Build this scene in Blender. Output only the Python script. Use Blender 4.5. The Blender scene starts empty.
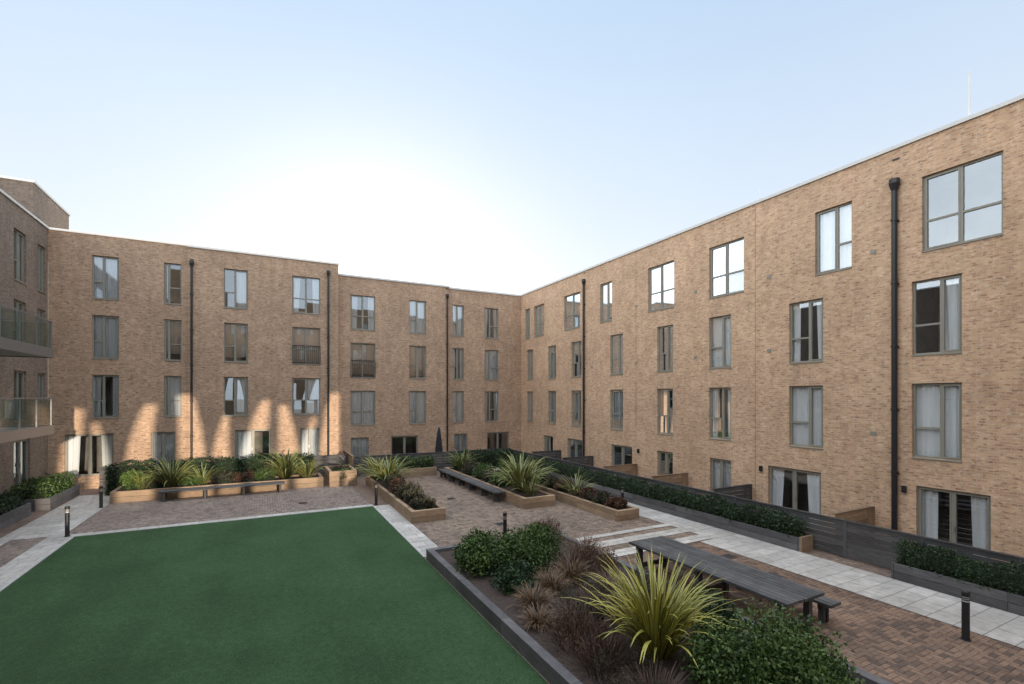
import bpy, math, random
import numpy as np
from mathutils import Vector
random.seed(7); rng=np.random.default_rng(7)
scene=bpy.context.scene
H=4.6
# ------------------------------------------------------------ materials
def newmat(name):
    m=bpy.data.materials.new(name); m.use_nodes=True
    nt=m.node_tree; b=nt.nodes["Principled BSDF"]
    return m,nt,b
def N(nt,t,**kw):
    n=nt.nodes.new(t)
    for k,v in kw.items():
        if k in n.inputs: n.inputs[k].default_value=v
        else: setattr(n,k,v)
    return n
def L(nt,a,b): nt.links.new(a,b)
def c4(c): return (c[0],c[1],c[2],1)
def mixc(nt,fac,a,b,blend='MIX'):
    m=nt.nodes.new('ShaderNodeMix'); m.data_type='RGBA'; m.blend_type=blend
    for s,v in ((0,fac),(6,a),(7,b)):
        if hasattr(v,'is_linked'): L(nt,v,m.inputs[s])
        elif s==0: m.inputs[s].default_value=v
        else: m.inputs[s].default_value=c4(v)
    return m.outputs[2]
def ramp(nt,src,p0,p1,c0=(0,0,0),c1=(1,1,1)):
    r=nt.nodes.new('ShaderNodeValToRGB'); r.color_ramp.elements[0].position=p0; r.color_ramp.elements[1].position=p1
    r.color_ramp.elements[0].color=c4(c0); r.color_ramp.elements[1].color=c4(c1)
    L(nt,src,r.inputs[0]); return r.outputs[0]
def noise(nt,vec,scale,detail=4,rough=.6):
    n=N(nt,'ShaderNodeTexNoise',Scale=scale,Detail=detail,Roughness=rough)
    if vec is not None: L(nt,vec,n.inputs['Vector'])
    return n.outputs[0]
def bump(nt,b,h,strength,dist):
    n=N(nt,'ShaderNodeBump',Strength=strength,Distance=dist); L(nt,h,n.inputs['Height']); L(nt,n.outputs[0],b.inputs['Normal'])

def brick_mat(name,ca,cb,cc,cd_,mortar):
    m,nt,b=newmat(name)
    g=N(nt,'ShaderNodeNewGeometry'); s=N(nt,'ShaderNodeSeparateXYZ'); L(nt,g.outputs['Position'],s.inputs[0])
    ad=N(nt,'ShaderNodeMath',operation='ADD'); L(nt,s.outputs[0],ad.inputs[0]); L(nt,s.outputs[1],ad.inputs[1])
    c=N(nt,'ShaderNodeCombineXYZ'); L(nt,ad.outputs[0],c.inputs[0]); L(nt,s.outputs[2],c.inputs[1])
    br=N(nt,'ShaderNodeTexBrick',Scale=1.0); br.inputs['Color1'].default_value=c4(ca); br.inputs['Color2'].default_value=c4(cb)
    br.inputs['Mortar'].default_value=c4(mortar); br.inputs['Mortar Size'].default_value=.007; br.inputs['Mortar Smooth'].default_value=.2
    br.inputs['Brick Width'].default_value=.225; br.inputs['Row Height'].default_value=.075; br.inputs['Bias'].default_value=-.1
    L(nt,c.outputs[0],br.inputs['Vector'])
    mp=N(nt,'ShaderNodeMapping'); mp.inputs['Scale'].default_value=(5.2,13.3,1); L(nt,c.outputs[0],mp.inputs[0])
    one=N(nt,'ShaderNodeMath',operation='SUBTRACT'); one.inputs[0].default_value=1; L(nt,br.outputs['Fac'],one.inputs[1])
    n1=noise(nt,mp.outputs[0],1.0,2,.7); f=ramp(nt,n1,.54,.64)
    mu=N(nt,'ShaderNodeMath',operation='MULTIPLY'); L(nt,f,mu.inputs[0]); L(nt,one.outputs[0],mu.inputs[1])
    col=mixc(nt,mu.outputs[0],br.outputs['Color'],cc)
    # pale bricks
    f2=ramp(nt,n1,.46,.36); mu2=N(nt,'ShaderNodeMath',operation='MULTIPLY'); 
    mp3=N(nt,'ShaderNodeMapping'); mp3.inputs['Scale'].default_value=(4.9,13.3,1); mp3.inputs['Location'].default_value=(31,17,0); L(nt,c.outputs[0],mp3.inputs[0])
    f2=ramp(nt,noise(nt,mp3.outputs[0],1.0,2,.7),.55,.65)
    L(nt,f2,mu2.inputs[0]); L(nt,one.outputs[0],mu2.inputs[1]); col=mixc(nt,mu2.outputs[0],col,cd_)
    n2=noise(nt,g.outputs['Position'],.35,5,.6)
    col=mixc(nt,1.0,col,ramp(nt,n2,.25,.75,(.84,.82,.80),(1.1,1.08,1.05)),'MULTIPLY')
    n4=noise(nt,g.outputs['Position'],1.9,4,.7)
    col=mixc(nt,1.0,col,ramp(nt,n4,.3,.7,(.87,.85,.83),(1.1,1.09,1.08)),'MULTIPLY')
    mp2=N(nt,'ShaderNodeMapping'); mp2.inputs['Scale'].default_value=(1.7,.22,1); L(nt,c.outputs[0],mp2.inputs[0])
    n3=noise(nt,mp2.outputs[0],1.5,5,.65)
    col=mixc(nt,1.0,col,ramp(nt,n3,.3,.6,(.88,.87,.86),(1,1,1)),'MULTIPLY')
    L(nt,col,b.inputs['Base Color']); b.inputs['Roughness'].default_value=.9
    bump(nt,b,one.outputs[0],.4,.006)
    return m
def flat_tex(name,w,h,ca,cb,mortar,ms=.005,rough=.85,patch=.35,rot=0):
    m,nt,b=newmat(name)
    g=N(nt,'ShaderNodeNewGeometry'); mp=N(nt,'ShaderNodeMapping'); mp.inputs['Rotation'].default_value=(0,0,rot); L(nt,g.outputs['Position'],mp.inputs[0])
    br=N(nt,'ShaderNodeTexBrick',Scale=1.0); br.inputs['Color1'].default_value=c4(ca); br.inputs['Color2'].default_value=c4(cb)
    br.inputs['Mortar'].default_value=c4(mortar); br.inputs['Mortar Size'].default_value=ms; br.inputs['Brick Width'].default_value=w; br.inputs['Row Height'].default_value=h
    L(nt,mp.outputs[0],br.inputs['Vector'])
    n1=noise(nt,g.outputs['Position'],patch,6,.65); n2=noise(nt,g.outputs['Position'],5,5,.7)
    col=mixc(nt,1.0,br.outputs['Color'],ramp(nt,n1,.3,.7,(.74,.72,.70),(1.14,1.12,1.1)),'MULTIPLY')
    col=mixc(nt,1.0,col,ramp(nt,n2,.3,.7,(.75,.75,.75),(1.15,1.15,1.15)),'MULTIPLY')
    L(nt,col,b.inputs['Base Color'])
    L(nt,ramp(nt,n1,.3,.7,(rough-.2,)*3,(rough,)*3),b.inputs['Roughness'])
    one=N(nt,'ShaderNodeMath',operation='SUBTRACT'); one.inputs[0].default_value=1; L(nt,br.outputs['Fac'],one.inputs[1])
    bump(nt,b,one.outputs[0],.5,.004)
    return m
def paver_mat(name,ca,cb,cc):
    m,nt,b=newmat(name); g=N(nt,'ShaderNodeNewGeometry')
    r=nt.nodes.new('ShaderNodeValToRGB'); e=r.color_ramp.elements; e[0].color=c4(cc); e[0].position=0; e[1].color=c4(ca); e[1].position=1
    k=e.new(.35); k.color=c4(cb); L(nt,g.outputs['Random Per Island'],r.inputs[0])
    n1=noise(nt,g.outputs['Position'],.45,6,.65); n2=noise(nt,g.outputs['Position'],26,4,.7); n3=noise(nt,g.outputs['Position'],2.2,5,.7)
    col=mixc(nt,1.0,r.outputs[0],ramp(nt,n1,.3,.7,(.70,.69,.68),(1.15,1.13,1.1)),'MULTIPLY')
    col=mixc(nt,1.0,col,ramp(nt,n2,.3,.7,(.8,.8,.8),(1.15,1.15,1.15)),'MULTIPLY')
    col=mixc(nt,1.0,col,ramp(nt,n3,.3,.7,(.82,.82,.82),(1.1,1.1,1.1)),'MULTIPLY')
    L(nt,col,b.inputs['Base Color']); L(nt,ramp(nt,n1,.3,.7,(.55,)*3,(.85,)*3),b.inputs['Roughness']); bump(nt,b,n2,.3,.003)
    return m
def simple(name,c,rough=.6,metal=0,var=.15,scale=6):
    m,nt,b=newmat(name); g=N(nt,'ShaderNodeNewGeometry')
    n=noise(nt,g.outputs['Position'],scale,5,.6)
    col=mixc(nt,1.0,c,ramp(nt,n,.3,.7,(1-var,)*3,(1+var,)*3),'MULTIPLY')
    L(nt,col,b.inputs['Base Color']); b.inputs['Roughness'].default_value=rough; b.inputs['Metallic'].default_value=metal
    return m
def wood(name,ca,cb,rough=.75):
    m,nt,b=newmat(name); g=N(nt,'ShaderNodeNewGeometry')
    mp=N(nt,'ShaderNodeMapping'); mp.inputs['Scale'].default_value=(2,2,22); L(nt,g.outputs['Position'],mp.inputs[0])
    n=noise(nt,mp.outputs[0],1.6,6,.7); col=mixc(nt,ramp(nt,n,.3,.7),ca,cb)
    r=ramp(nt,g.outputs['Random Per Island'],0,1,(.7,.7,.7),(1.2,1.2,1.2))
    col=mixc(nt,1.0,col,r,'MULTIPLY')
    n2=noise(nt,g.outputs['Position'],1.3,4,.6)
    col=mixc(nt,1.0,col,ramp(nt,n2,.3,.7,(.7,.7,.72),(1.1,1.1,1.1)),'MULTIPLY')
    L(nt,col,b.inputs['Base Color']); b.inputs['Roughness'].default_value=rough
    bump(nt,b,n,.3,.004); return m
M_brickR=brick_mat('brick_buff_red',(.66,.435,.275),(.52,.32,.195),(.33,.19,.125),(.72,.54,.37),(.56,.48,.39))
M_brickB=brick_mat('brick_brown_red',(.53,.35,.23),(.39,.245,.155),(.22,.135,.092),(.60,.44,.31),(.44,.375,.30))
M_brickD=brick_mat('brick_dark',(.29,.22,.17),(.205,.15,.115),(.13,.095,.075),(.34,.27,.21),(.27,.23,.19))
M_paveC=flat_tex('block_paving_brown',.2,.1,(.27,.19,.145),(.18,.122,.095),(.075,.057,.045),.006)
P_C=paver_mat('paver_brown',(.29,.22,.165),(.215,.158,.12),(.13,.098,.078))
P_R=paver_mat('paver_red',(.26,.165,.112),(.185,.118,.083),(.10,.068,.054))
P_L=paver_mat('paver_grey_red',(.30,.24,.205),(.235,.185,.158),(.16,.128,.112))
M_sand=simple('joint_sand',(.085,.068,.055),.95,0,.3,12)
M_slab=flat_tex('pale_stone_slabs',.6,.45,(.53,.505,.47),(.43,.41,.38),(.2,.18,.16),.008,patch=.6)
M_slab2=flat_tex('pale_stone_slabs_cross',.9,.3,(.54,.51,.47),(.42,.40,.36),(.18,.16,.14),.01,patch=.6)
M_soil=simple('bark_mulch',(.05,.034,.026),.95,0,.6,30)
M_coping=simple('pale_metal_coping',(.62,.61,.58),.5,0,.06)
M_frame=simple('bronze_green_window_frame',(.25,.235,.19),.45,.0,.05)
M_black=simple('black_pipe_paint',(.018,.018,.02),.4,0,.1)
M_room=simple('room_interior',(.26,.235,.20),.9,0,.3,1.2)
M_white=simple('white_paint',(.72,.72,.70),.5,0,.04)
M_joint=simple('mastic_joint',(.16,.13,.11),.9,0,.1)
M_iron=simple('drain_cover_iron',(.07,.065,.06),.6,.3,.2)
M_oak=wood('timber_warm',(.42,.29,.175),(.24,.16,.10))
M_grey=wood('timber_weathered_dark',(.115,.11,.106),(.055,.053,.052))
M_grey2=wood('timber_weathered_grey',(.16,.15,.148),(.085,.08,.08))
M_conc=simple('pale_concrete',(.42,.41,.39),.85,0,.12,3)
M_ground=simple('earth_ground',(.16,.15,.13),.95,0,.2,.2)
M_steel=simple('steel_grey',(.35,.36,.37),.35,.8,.05)
M_canvas=simple('dark_canvas',(.03,.03,.035),.9,0,.2)
# turf
M_turf,nt,b=newmat('artificial_turf'); g=N(nt,'ShaderNodeNewGeometry')
n1=noise(nt,g.outputs['Position'],55,4,.9); n2=noise(nt,g.outputs['Position'],.45,6,.6); n3=noise(nt,g.outputs['Position'],9,4,.7)
mpt=N(nt,'ShaderNodeMapping'); mpt.inputs['Scale'].default_value=(.55,.05,1); L(nt,g.outputs['Position'],mpt.inputs[0]); n5=noise(nt,mpt.outputs[0],2.0,3,.5)
col=mixc(nt,ramp(nt,n1,.36,.64),(.016,.044,.019),(.078,.132,.064))
col=mixc(nt,1.0,col,ramp(nt,n2,.3,.7,(.80,.82,.80),(1.12,1.12,1.1)),'MULTIPLY')
col=mixc(nt,1.0,col,ramp(nt,n3,.3,.7,(.80,.81,.80),(1.16,1.15,1.12)),'MULTIPLY')
col=mixc(nt,1.0,col,ramp(nt,n5,.35,.65,(.93,.93,.93),(1.06,1.06,1.05)),'MULTIPLY')
L(nt,col,b.inputs['Base Color']); b.inputs['Roughness'].default_value=.95; b.inputs['Specular IOR Level'].default_value=.1
bump(nt,b,n1,.9,.02)
# glass
M_glass=bpy.data.materials.new('window_glass'); M_glass.use_nodes=True; nt=M_glass.node_tree; nt.nodes.clear()
o=N(nt,'ShaderNodeOutputMaterial'); mx=N(nt,'ShaderNodeMixShader'); tr=N(nt,'ShaderNodeBsdfTransparent'); gl=N(nt,'ShaderNodeBsdfGlossy')
tr.inputs[0].default_value=(.98,.99,.99,1); gl.inputs['Roughness'].default_value=.01; gl.inputs[0].default_value=(.84,.93,1,1)
fr=N(nt,'ShaderNodeFresnel',IOR=1.5); ad=N(nt,'ShaderNodeMath',operation='MULTIPLY_ADD'); ad.use_clamp=True
L(nt,fr.outputs[0],ad.inputs[0]); ad.inputs[1].default_value=1.3; ad.inputs[2].default_value=.17
L(nt,ad.outputs[0],mx.inputs[0]); L(nt,tr.outputs[0],mx.inputs[1]); L(nt,gl.outputs[0],mx.inputs[2]); L(nt,mx.outputs[0],o.inputs[0])
M_bglass=bpy.data.materials.new('balustrade_glass'); M_bglass.use_nodes=True; nt=M_bglass.node_tree; nt.nodes.clear()
o=N(nt,'ShaderNodeOutputMaterial'); mx=N(nt,'ShaderNodeMixShader'); tr=N(nt,'ShaderNodeBsdfTransparent'); gl=N(nt,'ShaderNodeBsdfGlossy')
tr.inputs[0].default_value=(.62,.75,.72,1); gl.inputs['Roughness'].default_value=.02
fr=N(nt,'ShaderNodeFresnel',IOR=1.5); L(nt,fr.outputs[0],mx.inputs[0]); L(nt,tr.outputs[0],mx.inputs[1]); L(nt,gl.outputs[0],mx.inputs[2]); L(nt,mx.outputs[0],o.inputs[0])
def cloth(name,c):
    m=bpy.data.materials.new(name); m.use_nodes=True; nt=m.node_tree; nt.nodes.clear()
    o=N(nt,'ShaderNodeOutputMaterial'); d=N(nt,'ShaderNodeBsdfDiffuse'); t=N(nt,'ShaderNodeBsdfTranslucent'); mx=N(nt,'ShaderNodeMixShader')
    g=N(nt,'ShaderNodeNewGeometry'); col=mixc(nt,1.0,c,ramp(nt,g.outputs['Random Per Island'],0,1,(.82,.82,.80),(1,1,1)),'MULTIPLY')
    L(nt,col,d.inputs[0]); L(nt,col,t.inputs[0]); mx.inputs[0].default_value=.08; L(nt,d.outputs[0],mx.inputs[1]); L(nt,t.outputs[0],mx.inputs[2]); L(nt,mx.outputs[0],o.inputs[0]); return m
M_curt=cloth('sheer_curtain',(.88,.89,.90)); M_reflblind=cloth('peach_reflection_blind',(.86,.66,.52))  # peach colour imitates the sunlit brick reflected in the panes
def leafmat(name,ca,cb,spec=.3):
    m,nt,b=newmat(name); g=N(nt,'ShaderNodeNewGeometry')
    col=mixc(nt,g.outputs['Random Per Island'],ca,cb)
    n=noise(nt,g.outputs['Position'],2.5,3,.6)
    col=mixc(nt,1.0,col,ramp(nt,n,.3,.7,(.55,.55,.55),(1.3,1.3,1.25)),'MULTIPLY')
    L(nt,col,b.inputs['Base Color']); b.inputs['Roughness'].default_value=.5; b.inputs['Specular IOR Level'].default_value=spec
    return m
M_leafG=leafmat('shrub_leaves_green',(.03,.066,.016),(.095,.14,.034))
M_leafD=leafmat('hedge_leaves_dark',(.015,.035,.012),(.04,.072,.025))
M_leafB=leafmat('shrub_leaves_bright',(.06,.11,.02),(.13,.19,.05))
M_leafR=leafmat('shrub_leaves_rust',(.07,.036,.028),(.13,.075,.048),.1)
M_leafO=leafmat('shrub_leaves_olive',(.04,.04,.028),(.09,.078,.05),.1)
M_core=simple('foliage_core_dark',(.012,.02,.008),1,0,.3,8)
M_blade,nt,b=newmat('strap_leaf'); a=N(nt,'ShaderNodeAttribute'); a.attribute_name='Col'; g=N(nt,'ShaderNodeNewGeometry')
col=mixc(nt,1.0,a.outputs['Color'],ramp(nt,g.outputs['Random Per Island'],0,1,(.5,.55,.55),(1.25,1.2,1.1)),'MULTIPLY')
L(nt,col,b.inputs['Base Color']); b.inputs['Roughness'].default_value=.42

# ------------------------------------------------------------ mesh helpers
def link(o,parent=None):
    scene.collection.objects.link(o)
    if parent: o.parent=parent
    return o
def empty(name,loc=(0,0,0)):
    e=bpy.data.objects.new(name,None); e.location=loc; return link(e)
class MB:
    def __init__(s): s.v=[];s.f=[];s.m=[];s.mats=[]
    def mi(s,m):
        if m not in s.mats: s.mats.append(m)
        return s.mats.index(m)
    def poly(s,pts,m):
        k=len(s.v); s.v+= [tuple(p) for p in pts]; s.f.append(tuple(range(k,k+len(pts)))); s.m.append(s.mi(m))
    def hexa(s,p,m):
        k=len(s.v); s.v+=[tuple(q) for q in p]
        for f in ((0,3,2,1),(4,5,6,7),(0,1,5,4),(1,2,6,5),(2,3,7,6),(3,0,4,7)):
            s.f.append(tuple(k+i for i in f)); s.m.append(s.mi(m))
    def box(s,x0,x1,y0,y1,z0,z1,m):
        s.hexa([(x0,y0,z0),(x1,y0,z0),(x1,y1,z0),(x0,y1,z0),(x0,y0,z1),(x1,y0,z1),(x1,y1,z1),(x0,y1,z1)],m)
    def lathe(s,prof,m,cx=0,cy=0,n=20,mod=None):
        k=len(s.v)
        for r,z in prof:
            for i in range(n):
                a=2*math.pi*i/n; rr=r*(1+(mod(i,z) if mod else 0)); s.v.append((cx+rr*math.cos(a),cy+rr*math.sin(a),z))
        for j in range(len(prof)-1):
            for i in range(n):
                s.f.append((k+j*n+i,k+j*n+(i+1)%n,k+(j+1)*n+(i+1)%n,k+(j+1)*n+i)); s.m.append(s.mi(m))
    def build(s,name,parent=None,bevel=0,smooth=False,loc=None):
        me=bpy.data.meshes.new(name); me.from_pydata(s.v,[],s.f); 
        for m in s.mats: me.materials.append(m)
        me.polygons.foreach_set('material_index',s.m)
        if smooth: me.polygons.foreach_set('use_smooth',[True]*len(s.f))
        me.update(); o=bpy.data.objects.new(name,me)
        if loc: o.location=loc
        if bevel:
            b=o.modifiers.new('Bevel','BEVEL'); b.width=bevel; b.segments=2; b.limit_method='ANGLE'
        return link(o,parent)

class Wall:
    """facade frame: P(u,z,d) d>0 goes into the building"""
    def __init__(s,kind,c):
        s.kind=kind; s.c=c
    def P(s,u,z,d):
        if s.kind=='N': return (u,s.c+d,z)      # faces -Y
        if s.kind=='E': return (s.c+d,u,z)      # faces -X
        if s.kind=='W': return (s.c-d,u,z)      # faces +X
        if s.kind=='S': return (u,s.c-d,z)      # faces +Y
    def box(s,mb,u0,u1,z0,z1,d0,d1,m):
        P=s.P; mb.hexa([P(u0,z0,d0),P(u1,z0,d0),P(u1,z0,d1),P(u0,z0,d1),P(u0,z1,d0),P(u1,z1,d0),P(u1,z1,d1),P(u0,z1,d1)],m)
    def facade(s,mb,u0,u1,z0,z1,ops,m,rev=.10):
        us=sorted({u0,u1}|{a for o in ops for a in o[:2]}); zs=sorted({z0,z1}|{a for o in ops for a in o[2:4]})
        for i in range(len(us)-1):
            for j in range(len(zs)-1):
                cu=(us[i]+us[i+1])/2; cz=(zs[j]+zs[j+1])/2
                if any(o[0]<cu<o[1] and o[2]<cz<o[3] for o in ops): continue
                mb.poly([s.P(us[i],zs[j],0),s.P(us[i+1],zs[j],0),s.P(us[i+1],zs[j+1],0),s.P(us[i],zs[j+1],0)],m)
        for a,b_,c,d in [o[:4] for o in ops]:
            for q in (((a,c),(a,d)),((b_,c),(b_,d)),((a,c),(b_,c)),((a,d),(b_,d))):
                (p,r),(t,w)=q
                mb.poly([s.P(p,r,0),s.P(t,w,0),s.P(t,w,rev+.12),s.P(p,r,rev+.12)],m)
    def window(s,fr,gl,rm,cu,a,b_,c,d,mull,door=False,flip=False,style=None,rev=.085):
        t=.055; P=s.P; D0=rev; D1=rev+.07
        B=lambda u0,u1,z0,z1,e=0: s.box(fr,u0,u1,z0,z1,D0-e,D1,M_frame)
        B(a,a+t,c,d); B(b_-t,b_,c,d); B(a+t,b_-t,d-t,d); B(a+t,b_-t,c,c+t)
        if not door: s.box(fr,a-.0,b_+.0,c-.035,c-.002,-.03,rev,M_frame)  # sill
        w=b_-a; um=a+w*mull; B(um-t*.6,um+t*.6,c+t,d-t)
        panes=[]
        zt=c+(d-c)*.40
        sides=[(a+t,um-t*.6),(um+t*.6,b_-t)]
        for k,(p,q) in enumerate(sides):
            tr= (k==(1 if flip else 0)) and not door
            e=.012; sw=.035
            if door or not tr:
                s.box(fr,p,p+sw,c+t,d-t,D0-e,D1-.01,M_frame); s.box(fr,q-sw,q,c+t,d-t,D0-e,D1-.01,M_frame)
                s.box(fr,p+sw,q-sw,d-t-sw,d-t,D0-e,D1-.01,M_frame); s.box(fr,p+sw,q-sw,c+t,c+t+sw,D0-e,D1-.01,M_frame)
            if door:
                if k==0: s.box(fr,q-.03,q-.005,c+.95,c+1.1,D0-.04,D0-e-.001,M_steel)
            if tr:
                B(p,q,zt-.03,zt+.03); panes+= [(p,q,c+t,zt-.03),(p,q,zt+.03,d-t)]
            elif w>1.4 and not door:
                B(p,q,zt-.03,zt+.03); panes+= [(p,q,c+t,zt-.03),(p,q,zt+.03,d-t)]
            else: panes.append((p,q,c+t,d-t))
        for (p,q,r,z) in panes:
            j=[random.uniform(-.006,.006) for _ in range(4)]; dd=D0+.04
            gl.poly([P(p,r,dd+j[0]),P(q,r,dd+j[1]),P(q,z,dd+j[2]),P(p,z,dd+j[0]+j[2]-j[1])],M_glass)
        o=.25; r0=rev+.115
        A0,B0,C0,Dz=a-o,b_+o,c-.2,d+.25; R1=rev+2.2
        rm.poly([P(A0,C0,R1),P(B0,C0,R1),P(B0,Dz,R1),P(A0,Dz,R1)],M_room)
        for q in (((A0,C0),(A0,Dz)),((B0,C0),(B0,Dz)),((A0,C0),(B0,C0)),((A0,Dz),(B0,Dz))):
            (p1,p2),(q1,q2)=q; rm.poly([P(p1,p2,r0),P(q1,q2,r0),P(q1,q2,R1),P(p1,p2,R1)],M_room)
        style=style or random.choice(['full','sides','one','none','full','sides','none'])
        if style=='refl_blind':
            k=random.uniform(.0,.25)*(d-c)
            s.box(cu,a+.02,b_-.02,c+k,d+.03,rev+.082,rev+.086,M_reflblind); return
        spans={'full':[(0,1)],'sides':[(0,.30),(.72,1)],'one':[(0,.5)] if random.random()<.5 else [(.5,1)],'none':[]}[style]
        for s0,s1 in spans:
            u0=a+w*s0; u1=a+w*s1; n=max(10,int((u1-u0)/.03)); ph=random.random()*6; fq=random.uniform(9,14)/1.0
            k=len(cu.v); gather=random.uniform(0,.25) if style!='full' else 0; left=(s0==0)
            for i in range(n+1):
                u=u0+(u1-u0)*i/n; dd=rev+.125+.03*math.sin(ph+u*fq*2.6)+.01*math.sin(u*61+ph)
                ug=(u0+(u-u0)*(1-gather)) if left else (u1-(u1-u)*(1-gather))
                cu.v.append(P(ug,c+.02,dd)); cu.v.append(P(u,d+.05,dd))
            for i in range(n):
                cu.f.append((k+2*i,k+2*i+2,k+2*i+3,k+2*i+1)); cu.m.append(cu.mi(M_curt))
class Building:
    def __init__(s,name='apartment_building'):
        s.e=empty(name); s.w=MB();s.fr=MB();s.gl=MB();s.rm=MB();s.cu=MB();s.cp=MB();s.pp=MB()
    def section(s,kind,c,u0,u1,z1,wins,mat,depth=9,z0=-.3,ops_extra=(),coping=True,off=0):
        W=Wall(kind,c)
        ops=[(w[0],w[1],w[2],w[3]) for w in wins]+list(ops_extra)
        W.facade(s.w,u0,u1,z0,z1,ops,mat)
        e=.003; P=W.P
        s.w.poly([P(u0+e,z0,0),P(u0+e,z0,depth),P(u0+e,z1,depth),P(u0+e,z1,0)],mat)
        s.w.poly([P(u1-e,z0,0),P(u1-e,z0,depth),P(u1-e,z1,depth),P(u1-e,z1,0)],mat)
        s.w.poly([P(u0,z0,depth),P(u1,z0,depth),P(u1,z1,depth),P(u0,z1,depth)],mat)
        s.w.poly([P(u0,z1-.01,0),P(u1,z1-.01,0),P(u1,z1-.01,depth),P(u0,z1-.01,depth)],M_conc)
        if coping:
            W.box(s.cp,u0-.02,u1+.02,z1-.03+off,z1+.075+off,-.055-off,.35,M_coping)
        for w in wins:
            W.window(s.fr,s.gl,s.rm,s.cu,*w[:4],mull=w[4],door=w[5],flip=w[6],style=w[7] if len(w)>7 else None)
        return W
    def pipe(s,W,u,z0,z1,r=.055):
        x,y,_=W.P(u,0,-r-.03)
        s.pp.lathe([(r,z0),(r,z1)],M_black,x,y,12)
        s.pp.lathe([(0,z1+.02),(r*1.9,z1+.02),(r*2.0,z1-.12),(r*1.2,z1-.3),(r,z1-.34)],M_black,x,y,8)
        z=z0+.6
        while z<z1-.5:
            s.pp.lathe([(r,z),(r*1.25,z+.005),(r*1.25,z+.06),(r,z+.065)],M_black,x,y,12); z+=1.9
            W.box(s.pp,u-.09,u+.09,z-.02,z+.02,-.03,-.001,M_black)
    def done(s):
        s.w.build('brick_walls',s.e); s.fr.build('window_frames',s.e); s.gl.build('window_glass',s.e)
        s.rm.build('rooms',s.e); 
        if s.cu.v: s.cu.build('curtains',s.e,smooth=True)
        if s.cp.v: s.cp.build('parapet_coping',s.e)
        if s.pp.v: s.pp.build('downpipes',s.e)

WH=2.17
# ------------------------------------------------------------ back building
bb=Building()
def rows(tops,cols,first,doors):
    out=[]
    for (a,b_,m,fl) in cols:
        for i,t in enumerate(tops):
            st=None
            if i==1: st='refl_blind' if (a in (-4.70,-1.97,1.46,4.79,8.50)) else None  # these windows get the peach stand-in for reflected sunlit brick
            if i==2: st=random.choice(['full','full','sides','one'])
            out.append((a,b_,t-WH,t,m,False,fl,st))
    for (a,b_,t,st) in doors: out.append((a,b_,t-2.1,t,.5,True,False,st))
    return out
hiT=[H+7.12,H+4.12,H+1.12]; loT=[H+6.4,H+3.4,H+.4]
W1=bb.section('N',31.0,-9.3,-3.64,12.75,rows(hiT,[(-7.65,-6.58,.4,False),(-4.70,-3.93,.3,True)],0,[(-8.7,-6.8,H-1.85,'sides'),(-5.25,-4.2,H-1.85,'full')]),M_brickB)
W2=bb.section('N',30.86,-3.64,4.03,12.68,rows(hiT,[(-1.97,-.80,.45,False),(1.46,3.0,.5,True)],0,[(-1.45,.35,H-1.85,'one'),(1.9,2.95,H-1.85,'full')]),M_brickB)
W3=bb.section('N',31.2,4.03,11.27,12.13,rows(loT,[(4.79,6.31,.5,True),(8.50,9.65,.45,False)],0,[(7.3,9.1,H-2.55,'none'),(4.8,5.9,H-2.55,'full')]),M_brickB)
W4=bb.section('N',31.42,11.27,17.0,12.10,rows(loT,[(11.6,12.45,.4,False),(14.03,15.13,.4,True)],0,[(11.7,12.7,H-2.55,'full'),(14.2,16.0,H-2.55,'none')]),M_brickB)
bb.pipe(W2,-3.45,0,11.9); bb.pipe(W2,3.45,0,12.2); bb.pipe(W3,11.12,0,11.6)
for W,a,b_,zt in ((W3,4.79,6.31,H+3.4),(W2,1.46,3.0,H+4.12)):
    z0=zt-WH
    for zz in (z0+.05,z0+1.05): W.box(bb.pp,a,b_,zz,zz+.04,-.06,-.02,M_black)
    n=14
    for i in range(n+1):
        u=a+(b_-a)*i/n; W.box(bb.pp,u-.008,u+.008,z0+.09,z0+1.05,-.05,-.034,M_black)
bb.done()
# ------------------------------------------------------------ right building
rb=Building()
wr=[]
for a,b_,m,fl in [(5.205,6.93,.5,False),(8.80,9.98,.42,False),(12.76,14.45,.5,False),(16.43,18.14,.5,False),(20.93,21.99,.4,False),(23.93,25.68,.5,True),(28.1,29.5,.5,False),(30.1,30.8,.5,False),(1.5,3.0,.5,False)]:
    wr.append((a,b_,loT[0]-WH,loT[0],m,False,fl,random.choice(['full','full','none','sides'])))
for k,t in enumerate(loT[1:]):
    for a,b_,m,fl in [(6.03,7.18,.42,True),(9.71,10.91,.42,True),(13.35,14.45,.42,True),(16.49,17.52,.42,True),(20.01,21.09,.4,True),(23.78,24.85,.4,True),(26.62,27.62,.4,True),(29.6,30.5,.5,False),(1.5,2.7,.4,False)]:
        wr.append((a,b_,t-WH,t,m,False,fl,random.choice(['full','sides','full','sides','full','one'])))
for a,b_,st in [(5.44,7.07,'sides'),(9.78,11.73,'sides'),(13.35,14.4,'full'),(16.5,17.5,'one'),(19.3,21.0,'none'),(23.7,25.3,'sides'),(27,28.2,'none'),(1,2.8,'none')]:
    wr.append((a,b_,H-2.6-2.1,H-2.6,.5,True,False,st))
WR=rb.section('E',17.0,-3.9,41,12.13,wr,M_brickR,off=.004,z0=-.5)
rb.pipe(WR,7.57,-.2,11.15,.075); rb.pipe(WR,23.45,0,11.6,.06)
for u,z in [(8.1,9.1),(11.6,9.1),(15.1,6.3),(11.6,6.3),(8.1,3.4),(15.1,9.2),(18.9,6.3),(18.9,9.2),(22.7,6.3)]:
    WR.box(rb.pp,u,u+.16,z,z+.12,-.02,.0,M_frame)
for u in (12.25,19.0): WR.box(rb.pp,u,u+.014,-.1,12.08,-.004,.01,M_joint)
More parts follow.
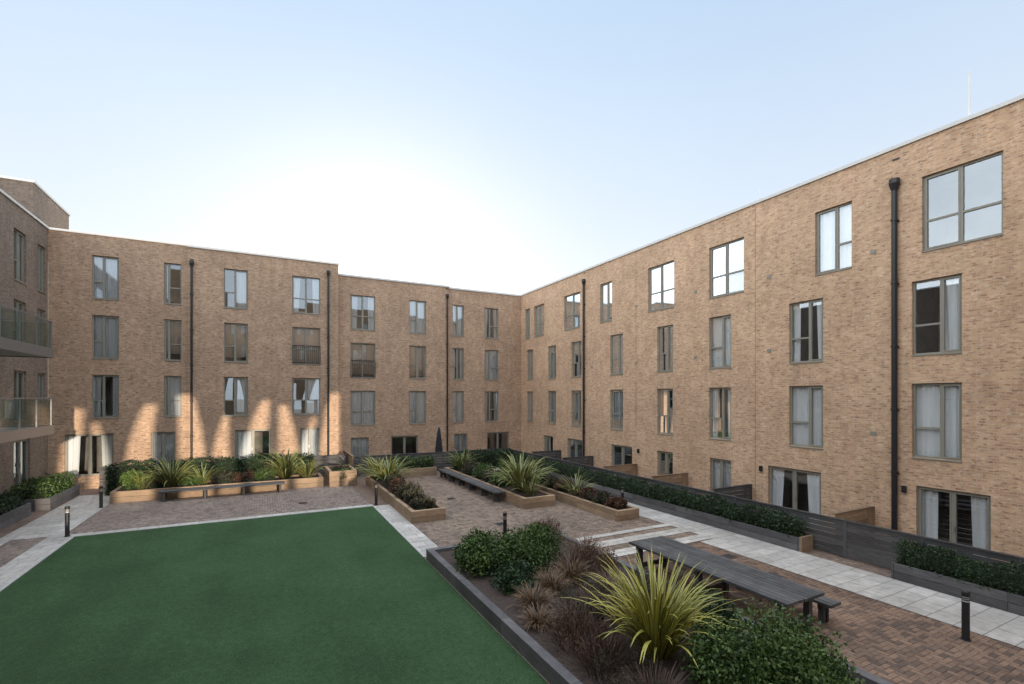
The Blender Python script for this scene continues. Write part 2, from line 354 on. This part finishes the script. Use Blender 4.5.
for u in (7.35,12.0,18.8):
    WR.box(rb.pp,u-.05,u+.05,1.75,1.95,-.09,-.001,M_black)
rb.done()
# ------------------------------------------------------------ left building
lb=Building()
wl=[]
for t in hiT:
    wl+= [(27.4,28.6,t-WH,t,.5,False,False),(29.8,30.7,t-WH,t,.5,False,False),(20.8,24.4,t-WH,t,.5,False,False),(14,15.6,t-WH,t,.5,False,False),(8,9.6,t-WH,t,.5,False,False),(2,3.6,t-WH,t,.5,False,False)]
wl+=[(21,23.4,H-1.85-2.1,H-1.85,.5,True,False,'full'),(27.4,29,H-1.85-2.1,H-1.85,.5,True,False,'none')]
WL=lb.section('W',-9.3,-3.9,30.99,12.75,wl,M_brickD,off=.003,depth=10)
P0=Wall('N',32.8); 
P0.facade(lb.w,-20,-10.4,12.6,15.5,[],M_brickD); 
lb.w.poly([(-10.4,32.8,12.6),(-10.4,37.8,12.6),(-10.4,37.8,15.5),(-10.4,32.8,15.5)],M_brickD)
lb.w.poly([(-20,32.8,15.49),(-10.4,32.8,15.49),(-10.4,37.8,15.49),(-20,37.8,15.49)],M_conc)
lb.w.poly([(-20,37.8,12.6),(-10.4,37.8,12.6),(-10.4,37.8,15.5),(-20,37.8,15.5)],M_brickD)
lb.cp.box(-20,-10.34,32.74,33.1,15.47,15.58,M_coping); lb.cp.box(-10.7,-10.343,33.1,37.86,15.473,15.583,M_coping)
def balcony(z):
    mb=MB(); x0,x1,y0,y1=-9.29,-7.42,19.6,25.2
    mb.box(x0,x1,y0,y1,z-.26,z,M_conc); mb.box(x1+.002,x1+.03,y0,y1+.03,z-.3,z+.06,M_steel); mb.box(x0,x1,y1+.002,y1+.03,z-.3,z+.06,M_steel)
    for i in range(5):
        y=y0+(y1-y0)*i/4-.03*(i==4); mb.box(x1-.06,x1-.02,y-.02,y+.02,z,z+1.1,M_steel)
    for i in range(3):
        x=x0+.05+(x1-x0-.15)*i/2; mb.box(x-.02,x+.02,y1-.06,y1-.02,z,z+1.1,M_steel)
    mb.box(x1-.07,x1-.01,y0,y1,z+1.1,z+1.14,M_steel); mb.box(x0,x1-.07,y1-.07,y1-.01,z+1.1,z+1.14,M_steel)
    mb.poly([(x1-.04,y0,z+.08),(x1-.04,y1-.06,z+.08),(x1-.04,y1-.06,z+1.06),(x1-.04,y0,z+1.06)],M_bglass)
    mb.poly([(x0,y1-.04,z+.08),(x1-.06,y1-.04,z+.08),(x1-.06,y1-.04,z+1.06),(x0,y1-.04,z+1.06)],M_bglass)
    mb.build('balcony',lb.e)
balcony(H+1.84); balcony(H-1.16)
lb.done()
# ------------------------------------------------------------ unseen building behind the viewpoint; open storey made up to shape light patches
ob=Building(); WS=Wall('S',-4.0); OT=15.9
BEAMEL=math.radians(5); BEAMAZ=math.radians(8.7)
ow=[]
for t in (11.2,14.4):
    x=-13
    while x<27: ow.append((x,x+1.5,t-2,t,.5,False,False)); x+=3.4
ZB=2.6; ZT=8.4
WS.facade(ob.w,-16,30,-.3,ZB,[],M_brickR)
WS.facade(ob.w,-16,30,ZT,OT,[(w[0],w[1],w[2],w[3]) for w in ow],M_brickR)
WS.facade(ob.w,-10.5,-4.4,OT,18.8,[],M_brickR)  # raised wall added to keep the low beam off the penthouse
for w in ow: WS.window(ob.fr,ob.gl,ob.rm,ob.cu,*w[:4],mull=.5)
D=35; sx=D*math.tan(BEAMAZ); dz=D*math.tan(BEAMEL)/math.cos(BEAMAZ)
opn=[(-8.45,.42,.36,.22,.25,4.0),(-7.35,.38,.22,.10,-.2,3.3),(-5.75,.62,.42,.24,.5,4.2),(-3.45,.60,.50,.32,-.35,4.7),(-2.15,.42,.28,.12,.3,3.6),(-.45,.72,.42,.2,.55,4.4),(1.25,.55,.40,.2,-.3,4.1),(2.3,.38,.22,.1,.35,3.4),(3.55,.6,.5,.3,.3,4.8)]  # invented openings, outlined to cast the patches low on the back wall
cs=[o[0]+sx for o in opn]; mids=[cs[0]-1]+[(cs[i]+cs[i+1])/2 for i in range(len(cs)-1)]+[cs[-1]+1]
Pq=lambda u,z:WS.P(u,z,0)
for i,c in enumerate(cs):
    _,w0,w1,w2,l,tt_=opn[i]; m0,m1=mids[i],mids[i+1]
    lv=[(ZB,c-w0,c+w0),(dz+1.0,c-w0,c+w0)]
    n=6; zt=dz+tt_; zb=dz+1.0
    for k in range(1,n+1):
        t=k/n; wdt=w0*(1-t)**2+2*w1*t*(1-t)*1.0+w2*t*t; off_=l*t**1.6
        lv.append((zb+(zt-zb)*(1-(1-t)**1.15),max(m0,c-wdt+off_),min(m1,c+wdt+off_)))
    for a_,b__ in zip(lv[:-1],lv[1:]):
        ob.w.poly([Pq(m0,a_[0]),Pq(max(a_[1],m0),a_[0]),Pq(b__[1],b__[0]),Pq(m0,b__[0])],M_brickR)
        ob.w.poly([Pq(min(a_[2],m1),a_[0]),Pq(m1,a_[0]),Pq(m1,b__[0]),Pq(b__[2],b__[0])],M_brickR)
    ob.w.poly([Pq(m0,lv[-1][0]),Pq(m1,lv[-1][0]),Pq(m1,ZT),Pq(m0,ZT)],M_brickR)
ob.w.poly([Pq(-16,ZB),Pq(mids[0],ZB),Pq(mids[0],ZT),Pq(-16,ZT)],M_brickR)
ob.w.poly([Pq(mids[-1],ZB),Pq(30,ZB),Pq(30,ZT),Pq(mids[-1],ZT)],M_brickR)
ob.done()

# ------------------------------------------------------------ ground
def sheet(name,rects,z,m):
    mb=MB()
    for x0,x1,y0,y1 in rects: mb.poly([(x0,y0,z),(x1,y0,z),(x1,y1,z),(x0,y1,z)],m)
    return mb.build(name)
def herringbone(name,rects,mat,a=.1,z=.012,gap=.003):
    mb=MB(); mi=mb.mi(mat)
    for X0,X1,Y0,Y1 in rects:
        for i in range(-1,int((X1-X0)/a)+2):
            for j in range(-1,int((Y1-Y0)/a)+2):
                k=(i-j)%4
                if k==0: x0,x1,y0,y1=X0+i*a,X0+(i+2)*a,Y0+j*a,Y0+(j+1)*a
                elif k==3: x0,x1,y0,y1=X0+i*a,X0+(i+1)*a,Y0+j*a,Y0+(j+2)*a
                else: continue
                x0=max(x0,X0);x1=min(x1,X1);y0=max(y0,Y0);y1=min(y1,Y1)
                if x1-x0<.02 or y1-y0<.02: continue
                x0+=gap;x1-=gap;y0+=gap;y1-=gap; c=.004; h=z+random.uniform(-.0015,.0015); t1=random.uniform(-.001,.001); t2=random.uniform(-.001,.001)
                kk=len(mb.v)
                mb.v+=[(x0,y0,.004),(x1,y0,.004),(x1,y1,.004),(x0,y1,.004),(x0+c,y0+c,h-t1-t2),(x1-c,y0+c,h+t1-t2),(x1-c,y1-c,h+t1+t2),(x0+c,y1-c,h-t1+t2)]
                for f in ((4,5,6,7),(0,1,5,4),(1,2,6,5),(2,3,7,6),(3,0,4,7)): mb.f.append(tuple(kk+q for q in f)); mb.m.append(mi)
    return mb.build(name)
sheet('ground',[(-400,400,-400,400)],-.04,M_ground)
sheet('courtyard_paving',[(-9.3,17,-4,31.5)],0,M_paveC)
RR=[(8.42,12.28,1.0,10.83)]; RC=[(4.78,12.88,13.45,27.4),(8.5,12.88,11.37,11.73),(8.5,12.88,12.27,12.58),(8.5,12.88,12.92,13.43)]; RL=[(-5.87,4.05,21.02,26.25),(-7.18,-6.32,10,20.98)]
sheet('paving_joint_sand',RR+RC+RL,.0045,M_sand)
herringbone('red_block_paving',RR,P_R); herringbone('brown_block_paving',RC,P_C); herringbone('grey_block_paving',RL,P_L)
sheet('stone_path',[(12.3,14.1,-4,10.8),(12.9,14.1,10.8,29)],.014,M_slab)
sheet('stone_cross_path',[(8.5,14.1,10.85,11.35),(8.5,14.1,11.75,12.25),(8.5,12.9,12.6,12.9)],.018,M_slab2)
sheet('stone_edging_path',[(4.1,4.75,13.3,20.6),(-6.3,4.1,20.55,21.0),(-6.3,-5.52,0,20.55),(-8,-7.2,0,21),(-7.6,-5.9,21.0,29)],.014,M_slab)
mb=MB(); mb.box(-5.5,4.04,-3.5,20.5,-.03,.03,M_turf); mb.build('artificial_lawn',bevel=.01)
mb=MB(); mb.box(-5.52,4.06,20.5,20.56,-.03,.045,M_conc); mb.box(-5.56,-5.5,-3.5,20.5,-.03,.045,M_conc); mb.box(4.04,4.1,13.3,20.5,-.03,.045,M_conc); mb.build('lawn_kerb')
for x,y in ((11.6,7.9),(11.9,9.4),(7.6,15.6),(1.5,22.6),(7.5,20.5)):
    mb=MB(); mb.box(-.18,.18,-.18,.18,0,.018,M_iron)
    for k in range(6): mb.box(-.13,.13,-.14+k*.05,-.12+k*.05,.0185,.022,M_black)
    mb.build('drain_cover',loc=(x,y,0))

# ------------------------------------------------------------ planters, fences
def planter(name,x0,x1,y0,y1,h,m,t=.16,courses=2):
    mb=MB(); ch=h/courses
    for k in range(courses):
        z0=k*ch+(.004 if k else -.02); z1=(k+1)*ch-.004; e=random.uniform(-.004,.004)
        mb.box(x0+e,x1+e,y0,y0+t,z0,z1,m); mb.box(x0,x1,y1-t,y1,z0,z1,m)
        for xs,xe in ((x0,x0+t),(x1-t,x1)):
            y=y0+t+.003
            while y<y1-t-.01:
                ye=min(y+2.4,y1-t-.003); mb.box(xs+e,xe+e,y,ye-.004,z0,z1,m); y=ye
    mb.box(x0+t-.01,x1-t+.01,y0+t-.01,y1-t+.01,-.02,h-.09,M_soil)
    return mb.build(name,bevel=.008)
planter('lawn_side_planter',4.08,8.4,1.0,13.2,.30,M_grey2,.18,1)
mbx=MB(); mbx.box(6.7,8.3,13.22,13.42,0,.34,M_oak); mbx.box(5.2,6.5,13.25,13.42,0,.2,M_oak); mbx.build('timber_sleeper_seat',bevel=.01)
planter('timber_planter',4.75,6.05,17.1,26,.45,M_oak)
planter('timber_planter',9.45,10.95,17.2,27,.45,M_oak)
planter('timber_planter',11.55,12.6,13.9,25,.40,M_oak)
planter('timber_planter',-5.9,2.7,26.3,27.9,.5,M_oak)
planter('timber_planter',2.95,4.3,25.9,28.2,.8,M_oak,courses=3)
planter('timber_planter',6.5,9.0,27.0,28.3,.5,M_oak)
planter('long_composite_planter',14.12,14.62,8.75,28.5,.42,M_grey2,.05)
planter('long_composite_planter',14.12,14.62,-3,6.4,.42,M_grey2,.05)
planter('grey_planter',-9.1,-7.7,25.9,29.4,.5,M_grey2,.08)
planter('grey_planter',-9.25,-8.05,14,25.2,.5,M_grey2,.08)
mb=MB(); mb.box(14.10,14.66,8.66,8.74,-.02,.45,M_oak); mb.build('planter_end_board',bevel=.006)
def fence(name,kind,c,u0,u1,h,m,z0=0):
    mb=MB(); W=Wall(kind,c); n=int(h/.145)
    u=u0
    while u<u1-.05:
        ue=min(u+1.8,u1)
        for k in range(n):
            a=z0+.03+k*h/n; W.box(mb,u+.04,ue-.04,a,a+h/n-.014,0,.022,m)
        W.box(mb,ue-.045,ue+.045,z0,z0+h+.03,-.012,.075,m); u=ue
    W.box(mb,u0,u1,z0+h,z0+h+.035,-.02,.09,m)
    return mb.build(name)
fence('slatted_fence','E',14.72,-3,29,1.05,M_grey)
for y,m in ((3.6,M_grey),(8.15,M_oak),(12.4,M_grey),(15.6,M_oak),(18.9,M_oak),(22.6,M_grey),(26,M_grey)):
    fence('terrace_divider_fence','N',y,14.85,16.95,1.15,m)
fence('slatted_fence','N',28.6,4.5,14.6,1.15,M_grey)
fence('slatted_fence','N',29.3,-7.0,4.3,1.2,M_grey)
fence('garden_divider_fence','W',4.42,27.9,31.0,1.3,M_oak)

# ------------------------------------------------------------ foliage
def mesh_np(name,V,F,mats,midx=None,parent=None,col=None):
    me=bpy.data.meshes.new(name); n=len(V); k=F.shape[1]
    me.vertices.add(n); me.vertices.foreach_set('co',V.astype(np.float32).ravel())
    me.loops.add(F.size); me.loops.foreach_set('vertex_index',F.astype(np.int32).ravel())
    me.polygons.add(len(F)); me.polygons.foreach_set('loop_start',np.arange(0,F.size,k,dtype=np.int32)); me.polygons.foreach_set('loop_total',np.full(len(F),k,dtype=np.int32))
    for m in mats: me.materials.append(m)
    if midx is not None: me.polygons.foreach_set('material_index',midx.astype(np.int32))
    me.update(calc_edges=True); me.validate()
    if col is not None:
        a=me.color_attributes.new('Col','FLOAT_COLOR','POINT'); a.data.foreach_set('color',col.astype(np.float32).ravel())
    o=bpy.data.objects.new(name,me); return link(o,parent)
def unit(n):
    v=rng.normal(size=(n,3)); return v/np.linalg.norm(v,axis=1)[:,None]
def leaves(C,size,asp=.5):
    n=len(C); a=unit(n); b=np.cross(a,unit(n)); b/=np.linalg.norm(b,axis=1)[:,None]
    s=size*rng.uniform(.6,1.3,n)[:,None]; V=np.empty((n,4,3)); V[:,0]=C-a*s; V[:,1]=C-b*s*asp; V[:,2]=C+a*s; V[:,3]=C+b*s*asp
    return V.reshape(-1,3),np.arange(4*n).reshape(n,4)
def core_box(x0,x1,y0,y1,z0,z1,k=0):
    v=np.array([(x0,y0,z0),(x1,y0,z0),(x1,y1,z0),(x0,y1,z0),(x0,y0,z1),(x1,y0,z1),(x1,y1,z1),(x0,y1,z1)])
    f=np.array(((0,3,2,1),(4,5,6,7),(0,1,5,4),(1,2,6,5),(2,3,7,6),(3,0,4,7))); return v,f
def hedge(name,x0,x1,y0,y1,z0,z1,mat,size=.04,dens=420):
    area=2*(x1-x0+y1-y0)*(z1-z0)+(x1-x0)*(y1-y0); n=int(area*dens)
    X=rng.uniform(x0,x1,n);Y=rng.uniform(y0,y1,n);Z=rng.uniform(z0,z1,n)
    f=rng.random(n); A=[(x1-x0)*(y1-y0),(y1-y0)*(z1-z0),(y1-y0)*(z1-z0),(x1-x0)*(z1-z0),(x1-x0)*(z1-z0)]; cum=np.cumsum(A)/sum(A); sd=np.searchsorted(cum,f)
    j=rng.normal(0,.035,n)
    lump=.06*np.sin(X*2.3+Y*3.1)+.05*np.sin(X*5.7-Y*4.7+1)+.04*np.sin(Y*11+X*9)
    top=z1+lump
    Z=np.where(sd==0,top+j,z0+(top-z0)*rng.random(n)); X=np.where(sd==1,x0+j+lump*.5,X); X=np.where(sd==2,x1+j+lump*.5,X); Y=np.where(sd==3,y0+j,Y); Y=np.where(sd==4,y1+j,Y)
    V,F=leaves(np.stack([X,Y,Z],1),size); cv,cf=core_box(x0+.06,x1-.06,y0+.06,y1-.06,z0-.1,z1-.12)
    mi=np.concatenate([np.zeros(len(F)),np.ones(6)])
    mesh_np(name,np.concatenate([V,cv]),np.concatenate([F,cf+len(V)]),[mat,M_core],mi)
def bush(name,cx,cy,z0,rx,ry,h,mat,n=5000,size=.045,clumps=26,asp=.5,core=True):
    d=unit(clumps*2); d=d[d[:,2]>-.25][:clumps]; cc=np.stack([cx+d[:,0]*rx*.68,cy+d[:,1]*ry*.68,z0+h*.4+d[:,2]*h*.42],1)
    rr=rng.uniform(.24,.42,len(cc))*min(rx,ry,h)*1.15
    k=rng.integers(0,len(cc),n); u=unit(n)*(rng.random(n)**.35)[:,None]
    C=cc[k]+u*rr[k][:,None]; C=C[C[:,2]>z0-.02]
    V,F=leaves(C,size,asp)
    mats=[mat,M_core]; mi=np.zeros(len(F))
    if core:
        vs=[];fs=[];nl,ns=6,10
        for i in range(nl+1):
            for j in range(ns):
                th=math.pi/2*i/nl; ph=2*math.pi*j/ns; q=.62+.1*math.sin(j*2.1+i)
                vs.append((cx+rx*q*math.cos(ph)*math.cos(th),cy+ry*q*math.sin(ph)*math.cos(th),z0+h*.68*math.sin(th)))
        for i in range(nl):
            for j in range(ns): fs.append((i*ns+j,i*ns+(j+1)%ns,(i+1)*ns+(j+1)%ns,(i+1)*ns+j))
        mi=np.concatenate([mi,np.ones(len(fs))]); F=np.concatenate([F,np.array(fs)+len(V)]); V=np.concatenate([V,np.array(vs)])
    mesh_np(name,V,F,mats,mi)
def strap(name,cx,cy,z0,n,l0,l1,w,cmid,cedge,spread=.12,el=(50,86),bend=1.5,seg=8,jit=.0,mesh=True):
    V=[];F=[];C=[]
    ts=[-1,-.5,0,.5,1]
    for _ in range(n):
        az=random.uniform(0,2*math.pi); e=math.radians(random.uniform(*el)); Ln=random.uniform(l0,l1); bd=bend*random.uniform(.4,1.3)
        r=spread*math.sqrt(random.random()); p=Vector((cx+r*math.cos(az+random.uniform(-.6,.6)),cy+r*math.sin(az),z0)); tw=random.uniform(-.7,.7)
        side=Vector((-math.sin(az+tw),math.cos(az+tw),0)); k=len(V); dv=random.uniform(.8,1.2)
        for s in range(seg+1):
            t=s/seg; ee=e-bd*t*t; d=Vector((math.cos(az)*math.cos(ee),math.sin(az)*math.cos(ee),math.sin(ee)))
            if s: p=p+d*(Ln/seg)
            nn=side.cross(d); ww=w*dv*(.55+.9*t if t<.4 else .91)*(1-((t-.4)/.6)**2 if t>.4 else 1)+.002
            for q in ts:
                V.append(tuple(p+side*(q*ww)+nn*(abs(q)*ww*.35)))
                m=1 if abs(q)==1 else (.45 if q else 0)
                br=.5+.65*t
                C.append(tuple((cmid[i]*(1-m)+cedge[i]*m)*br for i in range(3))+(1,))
        for s in range(seg):
            for q in range(4):
                a=k+s*5+q; F.append((a,a+1,a+6,a+5))
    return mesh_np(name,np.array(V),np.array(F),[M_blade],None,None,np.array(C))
GR=(.05,.095,.025); YE=(.42,.40,.13); GY=(.10,.14,.04)
# foreground bed
strap('variegated_phormium',6.0,6.2,.2,230,1.0,1.85,.024,(.12,.17,.03),(.66,.55,.13),.26,(52,89),1.1)
bush('green_shrub',6.7,4.65,.15,1.3,1.1,1.05,M_leafG,19000,.035,50)
bush('green_shrub',5.1,11.3,.15,.85,1.1,.85,M_leafG,10000,.038,34)
bush('green_shrub',6.25,11.0,.15,.95,1.0,.95,M_leafG,10000,.038,34)
bush('green_shrub',5.2,9.8,.15,.65,.65,.55,M_leafD,4000,.035,20)
bush('rust_shrub',7.3,9.6,.15,.6,.8,.85,M_leafR,3000,.026,22,.4,False)
bush('rust_shrub',4.95,7.0,.15,.6,.8,.55,M_leafR,3000,.02,26,.35,False)
bush('olive_shrub',6.0,8.0,.15,.9,.8,.6,M_leafO,4500,.022,30,.35,False)
bush('olive_shrub',4.95,5.7,.15,.6,.8,.45,M_leafO,3500,.02,26,.35,False)
bush('rust_shrub',7.4,12.2,.15,.6,.7,.85,M_leafR,2600,.028,22,.4,False)
bush('olive_shrub',7.5,7.9,.15,.6,.8,.65,M_leafO,3500,.026,24,.35,False)
bush('green_shrub',7.7,6.6,.15,.6,.9,.6,M_leafD,5000,.032,26)
bush('rust_shrub',4.9,4.4,.15,.6,.8,.5,M_leafR,3000,.02,26,.35,False)
def tuft(name,x,y,z,n,l,c1,c2,w=.005,el=(35,85),bd=1.2): strap(name,x,y,z,n,l*.6,l,w,c1,c2,.14,el,bd,5)
RU=(.15,.08,.042); RU2=(.22,.14,.075); TW=(.085,.05,.038)
for x,y,l in ((5.0,8.7,.6),(5.75,9.2,.65),(6.5,9.5,.75),(6.9,8.6,.6),(4.7,8.0,.45),(7.7,10.6,.9)):
    tuft('rust_ornamental_grass',x,y,.2,260,l,RU,RU2)
for x,y,l in ((4.9,7.1,.75),(5.5,7.6,.7),(5.9,7.4,.8),(4.8,6.2,.6),(6.6,7.7,.8),(5.0,5.2,.55),(7.2,7.4,.7),(7.4,12.3,.95),(7.1,9.9,1.0),(5.2,6.5,.7),(4.9,4.3,.6)):
    strap('bare_twig_shrub',x,y,.2,260,l*.4,l,.003,TW,(.15,.085,.06),.32,(30,90),.4,4)
# hedges
hedge('box_hedge',14.18,14.58,8.85,28.4,.36,.92,M_leafD,.045,420)
hedge('box_hedge',14.18,14.58,-3,6.3,.36,.88,M_leafD,.03,1300)
hedge('box_hedge',-6.5,2.4,28.4,29.1,0,1.4,M_leafD,.06,220)
hedge('box_hedge',-8.95,-7.85,26.1,29.2,.4,1.0,M_leafG,.05,300)
hedge('box_hedge',-9.1,-8.2,14.2,25,.4,.95,M_leafD,.045,300)
hedge('box_hedge',6.6,8.9,27.2,28.1,.4,1.0,M_leafG,.06,220)
hedge('box_hedge',10.5,14.4,27.9,28.5,0,1.1,M_leafD,.06,220)
# planter planting
def ph(x,y,z,s=1,n=60,w=.024): strap('phormium',x,y,z,n,.8*s,1.25*s,w*s,GR if random.random()<.5 else GY,YE,.18,(42,88),1.25,6)
ph(5.4,23.4,.4,1.45,100); ph(5.2,25.0,.4,1.4,90); ph(10.2,18.9,.4,1.8,150,.018); ph(10.1,17.8,.4,.9,40); ph(10.1,25.8,.4,1.3,60)
ph(-3.8,27.0,.45,1.45,100); ph(-2.6,27.2,.45,1.0); ph(1.0,27.1,.45,1.5,100); ph(2.0,27.0,.45,1.2); ph(12.0,17.2,.35,1.0,55); ph(-4.9,27.0,.45,1.0); ph(12.1,21,.35,1.0,50)
for x,y,r,h,m in ((5.4,17.9,.55,.4,M_leafO),(5.4,18.9,.55,.5,M_leafO),(5.4,19.9,.6,.6,M_leafO),(5.4,21,.6,.65,M_leafR),(5.4,22.2,.6,.6,M_leafO),
    (10.2,20.6,.65,.7,M_leafG),(10.2,21.8,.65,.6,M_leafO),(10.2,23.0,.65,.8,M_leafG),(10.2,24.4,.65,.7,M_leafO),(10.2,26.4,.6,.9,M_leafG),
    (12.1,14.6,.45,.35,M_leafR),(12.1,15.5,.5,.4,M_leafO),(12.1,16.4,.45,.4,M_leafR),(12.1,18.3,.5,.5,M_leafR),(12.1,19.4,.5,.55,M_leafO),(12.1,20.4,.5,.5,M_leafG),(12.1,22,.5,.7,M_leafO),(12.1,23.2,.5,.6,M_leafG),(12.1,24.3,.5,.7,M_leafG),
    (-5.3,27.1,.6,1.0,M_leafB),(-4.4,27.2,.55,.7,M_leafO),(-3.1,27.1,.5,.6,M_leafG),(-1.7,27.1,.6,.6,M_leafO),(-.8,27.1,.6,.6,M_leafR),(.1,27.1,.6,.65,M_leafG),(3.6,27,.6,.6,M_leafO),(3.6,26.3,.5,.45,M_leafG)):
    bush('planter_shrub',x,y,.36,r,r,h,m,1900,.042,20)

# ------------------------------------------------------------ street furniture
def bollard(x,y,h=.95):
    mb=MB(); mb.lathe([(.085,0),(.085,.02),(.06,.025),(.06,h-.2)],M_black,0,0,20)
    mb.lathe([(.052,h-.2),(.052,h-.08)],M_coping,0,0,20)
    for k in range(3): mb.lathe([(.054,h-.175+k*.035),(.064,h-.17+k*.035),(.064,h-.16+k*.035),(.054,h-.155+k*.035)],M_black,0,0,20)
    mb.lathe([(.05,h-.08),(.066,h-.08),(.066,h-.015),(.058,h),(0,h)],M_black,0,0,20)
    mb.build('bollard_light',smooth=False,loc=(x,y,.0))
for x,y,h in ((-5.75,20.75,1.0),(4.25,20.85,.95),(6.85,13.75,.9),(11.8,4.13,.93),(13.05,15.4,.9),(-6.0,25.5,.9)): bollard(x,y,h)
def table(x0,x1,y0,y1,h,m,nb,name,legh=True):
    mb=MB(); w=(x1-x0)/nb
    for i in range(nb): 
        e=random.uniform(-.003,.003); mb.box(x0+i*w+.007,x0+(i+1)*w-.007,y0+random.uniform(-.01,.01),y1,h-.06+e,h+e,m)
    n=max(3,int((y1-y0)/1.5)+1)
    for i in range(n):
        y=y0+.25+(y1-y0-.5)*i/(n-1)
        mb.box(x0+.06,x1-.06,y-.05,y+.05,h-.17,h-.064,m)
        for x in (x0+.1,x1-.22): mb.box(x,x+.12,y-.06,y+.06,0,h-.172,m)
        mb.box(x0+.23,x1-.23,y-.03,y+.03,.12,.24,m)
    return mb.build(name,bevel=.006)
table(8.6,9.8,5.55,9.9,.76,M_grey,9,'outdoor_table')
table(9.98,10.36,5.55,9.9,.46,M_grey,3,'outdoor_bench')
table(8.85,9.4,18.8,26.5,.46,M_grey,4,'outdoor_bench')
def benchx(x0,x1,y0,y1,h):
    mb=MB(); nb=4; w=(y1-y0)/nb
    for i in range(nb): mb.box(x0,x1,y0+i*w+.005,y0+(i+1)*w-.005,h-.06,h,M_grey)
    for i in range(4):
        x=x0+.2+(x1-x0-.4)*i/3; mb.box(x-.05,x+.05,y0+.04,y1-.04,0,h-.064,M_grey)
    mb.build('outdoor_bench',bevel=.006)
benchx(-4.1,.9,25.6,26.2,.46)
# closed parasol
mb=MB(); mb.lathe([(0,.06),(.28,.05),(.3,0)],M_black,0,0,20); mb.lathe([(.025,.05),(.025,2.75),(0,2.78)],M_steel,0,0,10)
mb.lathe([(.06,.95),(.17,1.0),(.2,1.2),(.16,1.7),(.10,2.3),(.03,2.68),(0,2.7)],M_canvas,0,0,32,mod=lambda i,z:.28*math.cos(i*math.pi/2))
mb.build('closed_parasol',smooth=True,loc=(9.9,29.3,0))
# roof masts
mb=MB(); mb.lathe([(.03,12.0),(.028,13.7),(0,13.72)],M_white,17.5,6.05,8); mb.build('lightning_mast')
mb=MB(); mb.lathe([(.015,12.0),(.012,12.9),(0,12.92)],M_white,17.6,12.5,8); mb.build('lightning_mast')

# ------------------------------------------------------------ light
w=bpy.data.worlds.new("World"); scene.world=w; w.use_nodes=True; nt=w.node_tree; bg=nt.nodes['Background']
sky=nt.nodes.new('ShaderNodeTexSky'); sky.sky_type='NISHITA'; sky.sun_disc=False; sky.sun_elevation=math.radians(14); sky.sun_rotation=math.radians(12)
sky.air_density=1.0; sky.dust_density=1.2; sky.ozone_density=1.0
tc=nt.nodes.new('ShaderNodeTexCoord')
sep=nt.nodes.new('ShaderNodeSeparateXYZ'); L(nt,tc.outputs['Generated'],sep.inputs[0])
haze=ramp(nt,sep.outputs[2],.08,.62,(6.6,6.9,7.2),(4.2,5.4,6.9))
nz=noise(nt,tc.outputs['Generated'],1.6,5,.55)
haze=mixc(nt,1.0,haze,ramp(nt,nz,.3,.7,(.97,.97,.98),(1.03,1.03,1.02)),'MULTIPLY')
base=mixc(nt,.85,sky.outputs[0],haze)
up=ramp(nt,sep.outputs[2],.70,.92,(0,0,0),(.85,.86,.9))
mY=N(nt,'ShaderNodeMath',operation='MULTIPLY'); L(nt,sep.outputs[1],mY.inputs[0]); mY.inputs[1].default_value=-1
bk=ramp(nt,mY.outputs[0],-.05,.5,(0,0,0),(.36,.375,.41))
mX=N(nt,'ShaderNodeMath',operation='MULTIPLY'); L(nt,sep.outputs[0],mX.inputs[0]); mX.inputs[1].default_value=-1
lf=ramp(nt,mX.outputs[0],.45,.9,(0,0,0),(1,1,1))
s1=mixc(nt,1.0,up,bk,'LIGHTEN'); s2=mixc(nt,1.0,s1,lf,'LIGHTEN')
sky_fill=mixc(nt,1.0,s2,ramp(nt,noise(nt,tc.outputs['Generated'],2.5,6,.6),.35,.7,(10,10.2,10.3),(18,18,17.6)),'MULTIPLY')  # bright sky added out of view overhead, behind and left to lift the courtyard
tot=mixc(nt,1.0,base,sky_fill,'ADD')
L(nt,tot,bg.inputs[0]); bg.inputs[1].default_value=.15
sl=bpy.data.lights.new('reflected_sun','SUN'); sl.energy=5.0; sl.angle=math.radians(.7); sl.color=(1,.85,.68)  # low beam standing in for sunlight reflected off windows behind the viewpoint
so=bpy.data.objects.new('reflected_sun',sl); link(so)
v=Vector((-math.sin(BEAMAZ)*math.cos(BEAMEL),math.cos(BEAMAZ)*math.cos(BEAMEL),-math.sin(BEAMEL))); so.rotation_euler=v.to_track_quat('-Z','Y').to_euler(); so.location=(5,-20,25)
scene.view_settings.view_transform='Standard'; scene.view_settings.look='None'; scene.view_settings.exposure=0
# ------------------------------------------------------------ camera
cd=bpy.data.cameras.new('camera'); cam=bpy.data.objects.new('camera',cd); link(cam); cam.location=(0,0,H)
cam.rotation_euler=(math.pi/2,0,-math.atan(248/480)); cd.sensor_width=36; cd.lens=480/1024*36; cd.shift_y=55/1024; cd.clip_end=2000; cd.clip_start=.05
scene.camera=cam
